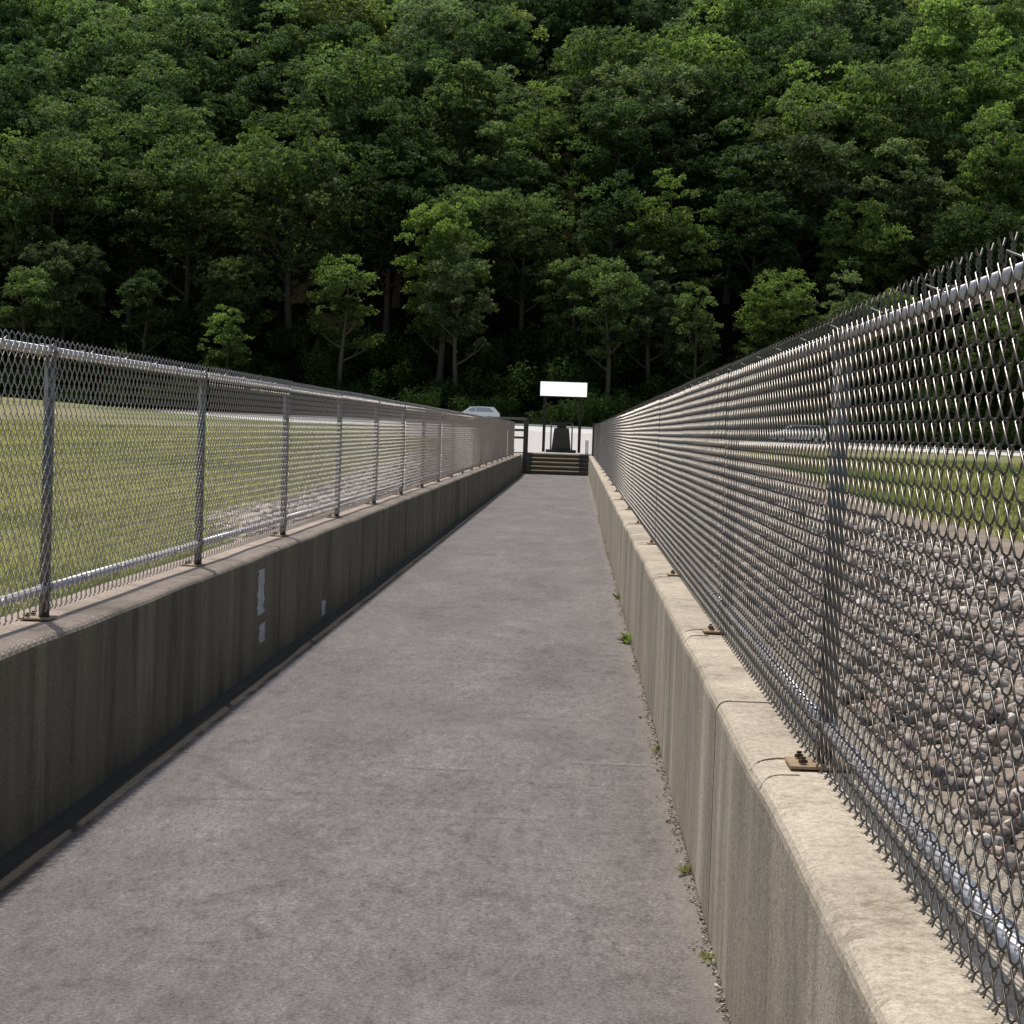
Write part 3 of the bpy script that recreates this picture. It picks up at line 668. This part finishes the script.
def place_tree(kind, x, y, sc, tone, rz=None, label=None):
    pr = random.choice(protos[kind])
    if pr.name in used: o = copy_tree(pr)
    else: used.add(pr.name); o = pr
    o.location = (x, y, float(zhill(x, y)) - .15); o.rotation_euler.z = random.uniform(0, 6.28) if rz is None else rz
    o.scale = (sc * random.uniform(.9, 1.1), sc * random.uniform(.9, 1.1), sc * random.uniform(.92, 1.08))
    up = min(1, max(0, (y - 175) / 70)); f = random.uniform(.85, 1.18) * (.85 + .45 * up); t = tones[tone]; t = (t[0], t[1], t[2] * (1 + .35 * up))  # distance haze put into crown tint: trees farther up are paler, bluer
    for ch in o.children:
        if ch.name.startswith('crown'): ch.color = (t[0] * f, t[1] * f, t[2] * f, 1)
        else: ch.color = (1, 1, 1, 1)
    col = (x / y) / .27
    band = ['at the hill foot', 'low on the hillside', 'halfway up the hillside', 'high on the hillside', 'farthest up the hillside'][0 if y < 171 else 1 if y < 186 else 2 if y < 204 else 3 if y < 224 else 4]
    px = 577 + x / y * F
    zone = 'near the left edge' if px < 170 else 'left of centre' if px < 430 else 'behind the white sign' if px < 690 else 'right of centre' if px < 880 else 'near the right edge'
    if label: tag(o, label, 'tree', 'trees on the wooded hillside')
    else:
        lb = f'{desc[kind]} {tname[tone]} tree {band}, {zone}'; tag(o, lb, 'tree'); count.setdefault(lb, []).append(o)
    return o
# landmark trees, measured from the photo: (kind, photo x, distance, scale, tone, label)
marks = [
    ('sparse', 868, 204, 1.02, 'olive', 'open rounded tree showing pale forked limbs, upper right of the hillside'),
    ('slim', 455, 167, 1.12, 'grey', 'slender greyish tree on a bare thin trunk just left of the white sign'),
    ('slim', 338, 168, 1.05, 'bright', 'slender light green tree with thin trunk above the middle of the left fence'),
    ('slim', 222, 166, .72, 'bright', 'small bright sapling standing out above the left fence'),
    ('slim', 605, 168, 1.1, 'mid', 'slender tree with light leaf tips just right of the white sign'),
    ('tall', 255, 188, .95, 'bright', 'bright rounded tree catching the sun, left of centre halfway up the hill'),
    ('tall', 95, 186, 1.0, 'mid', 'tall rounded tree standing forward at the left, halfway up the hill'),
    ('broad', 585, 215, 1.0, 'bright', 'bright green spreading tree above the white sign, upper half of the photo'),
    ('slim', 20, 166, .95, 'mid', 'slender tree over the far left end of the fence'),
    ('slim', 690, 169, .85, 'mid', 'short slender tree just over the right fence rail'),
    ('broad', 850, 182, .85, 'bright', 'deep bright green round tree below the open pale limbed one'),
    ('broad', 450, 208, .85, 'olive', 'yellowish olive tree left of centre near the top of the photo'),
]
taken = []
for kind, px, y, sc, tone, lb in marks:
    x = (px - 577) / F * y; place_tree(kind, x, y, sc, tone, label=lb); taken.append((x, y))
row = 0; y = 171.0
while y < 300:
    half_l, half_r = .315 * y + 4, .25 * y + 4; step = 6.9 if y < 180 else 9.2
    x = -half_l + (step / 2 if row % 2 else 0)
    while x < half_r:
        xx, yy = x + random.uniform(-1.9, 1.9), y + random.uniform(-2.6, 2.6)
        if all((xx - a_) ** 2 + ((yy - b_) * 1.0) ** 2 > 20 for a_, b_ in taken):
            if y < 175: kind = random.choice(['slim', 'tall', 'tall', 'broad'])
            else: kind = random.choices(['broad', 'tall', 'sparse', 'slim'], [5, 4, 0, .4])[0]
            tone = random.choices(['dark', 'mid', 'bright', 'olive', 'grey'], [2.5, 4.5, 2.2, .6, 1.4])[0]
            place_tree(kind, xx, yy, random.uniform(.9, 1.4) * (.72 if y < 178 else 1), tone); taken.append((xx, yy))
        x += step * random.uniform(.85, 1.2)
    y += 8.6 if y < 180 else 8.8; row += 1
for lb, os_ in count.items():
    for o in os_: o['group'] = lb if len(os_) > 1 else 'trees on the wooded hillside'
# undergrowth shrubs at the forest edge
def make_shrub(seed):
    rg = np.random.default_rng(seed); n = 3500; root = empty('shrub')
    c_ = rg.normal(0, 1, (14, 3)) * (1.3, .9, .5) + (0, 0, 1.2); S = rg.integers(0, 14, n); d = rg.normal(size=(n, 3)); d /= np.linalg.norm(d, axis=1)[:, None]
    cen = c_[S] + d * rg.uniform(.4, .95, (n, 1)); cen[:, 2] = np.abs(cen[:, 2]); nrm = d + rg.normal(0, .5, (n, 3)); u = np.cross(nrm, rg.normal(size=(n, 3))); u /= np.linalg.norm(u, axis=1)[:, None]; v = np.cross(nrm / np.linalg.norm(nrm, axis=1)[:, None], u)
    s = .22 * rg.uniform(.6, 1.2, (n, 1)); Q = np.stack([cen - u * s * .5, cen + v * s * .33, cen + u * s * .5, cen - v * s * .33], 1).reshape(-1, 3)
    npmesh('foliage', Q, np.arange(n * 4).reshape(-1, 4), M['leaf'], np.repeat(np.array([.045, .07, .022]) * rg.uniform(.6, 1.3, (n, 1)), 4, 0), parent=root)
    mb = MB()
    for i in range(6): e = c_[i]; mb.tube([(0, 0, 0), (e[0] * .4, e[1] * .4, .6), tuple(e)], [.05, .035, .015], 5)
    st_ = mb.build('stem', M['bark'], root); ca = st_.data.color_attributes.new('tint', 'FLOAT_COLOR', 'POINT'); ca.data.foreach_set('color', np.tile([.06, .05, .035, 1], len(st_.data.vertices)).astype('f'))
    return root
sh = [make_shrub(5), make_shrub(6)]
for i, (x, ysh) in enumerate([(x_, 163) for x_ in np.arange(-50, 42, 3.4)] + [(x_, 168.5) for x_ in np.arange(-50, 44, 3.8)] + [(x_, 174) for x_ in np.arange(-52, 46, 4.4)]):
    o = sh[i] if i < 2 else copy_tree(sh[i % 2]); xx = float(x) + random.uniform(-1, 1); yy = ysh + random.uniform(-1.5, 2.5)
    o.location = (xx, yy, float(zhill(xx, yy)) - .1); o.rotation_euler.z = random.uniform(0, 6.28); o.scale = [random.uniform(.7, 1.15) * (1 if ysh < 165 else 1.6)] * 3
    for ch in o.children: ch.color = (1.15, 1.15, 1.15, 1)
    tag(o, 'low dark shrub in the shade at the foot of the forest', 'shrub', 'shrubs along the dark forest edge')

scene.render.resolution_x = 1024; scene.render.resolution_y = 1024
scene.cycles.max_bounces = 6; scene.cycles.transmission_bounces = 4
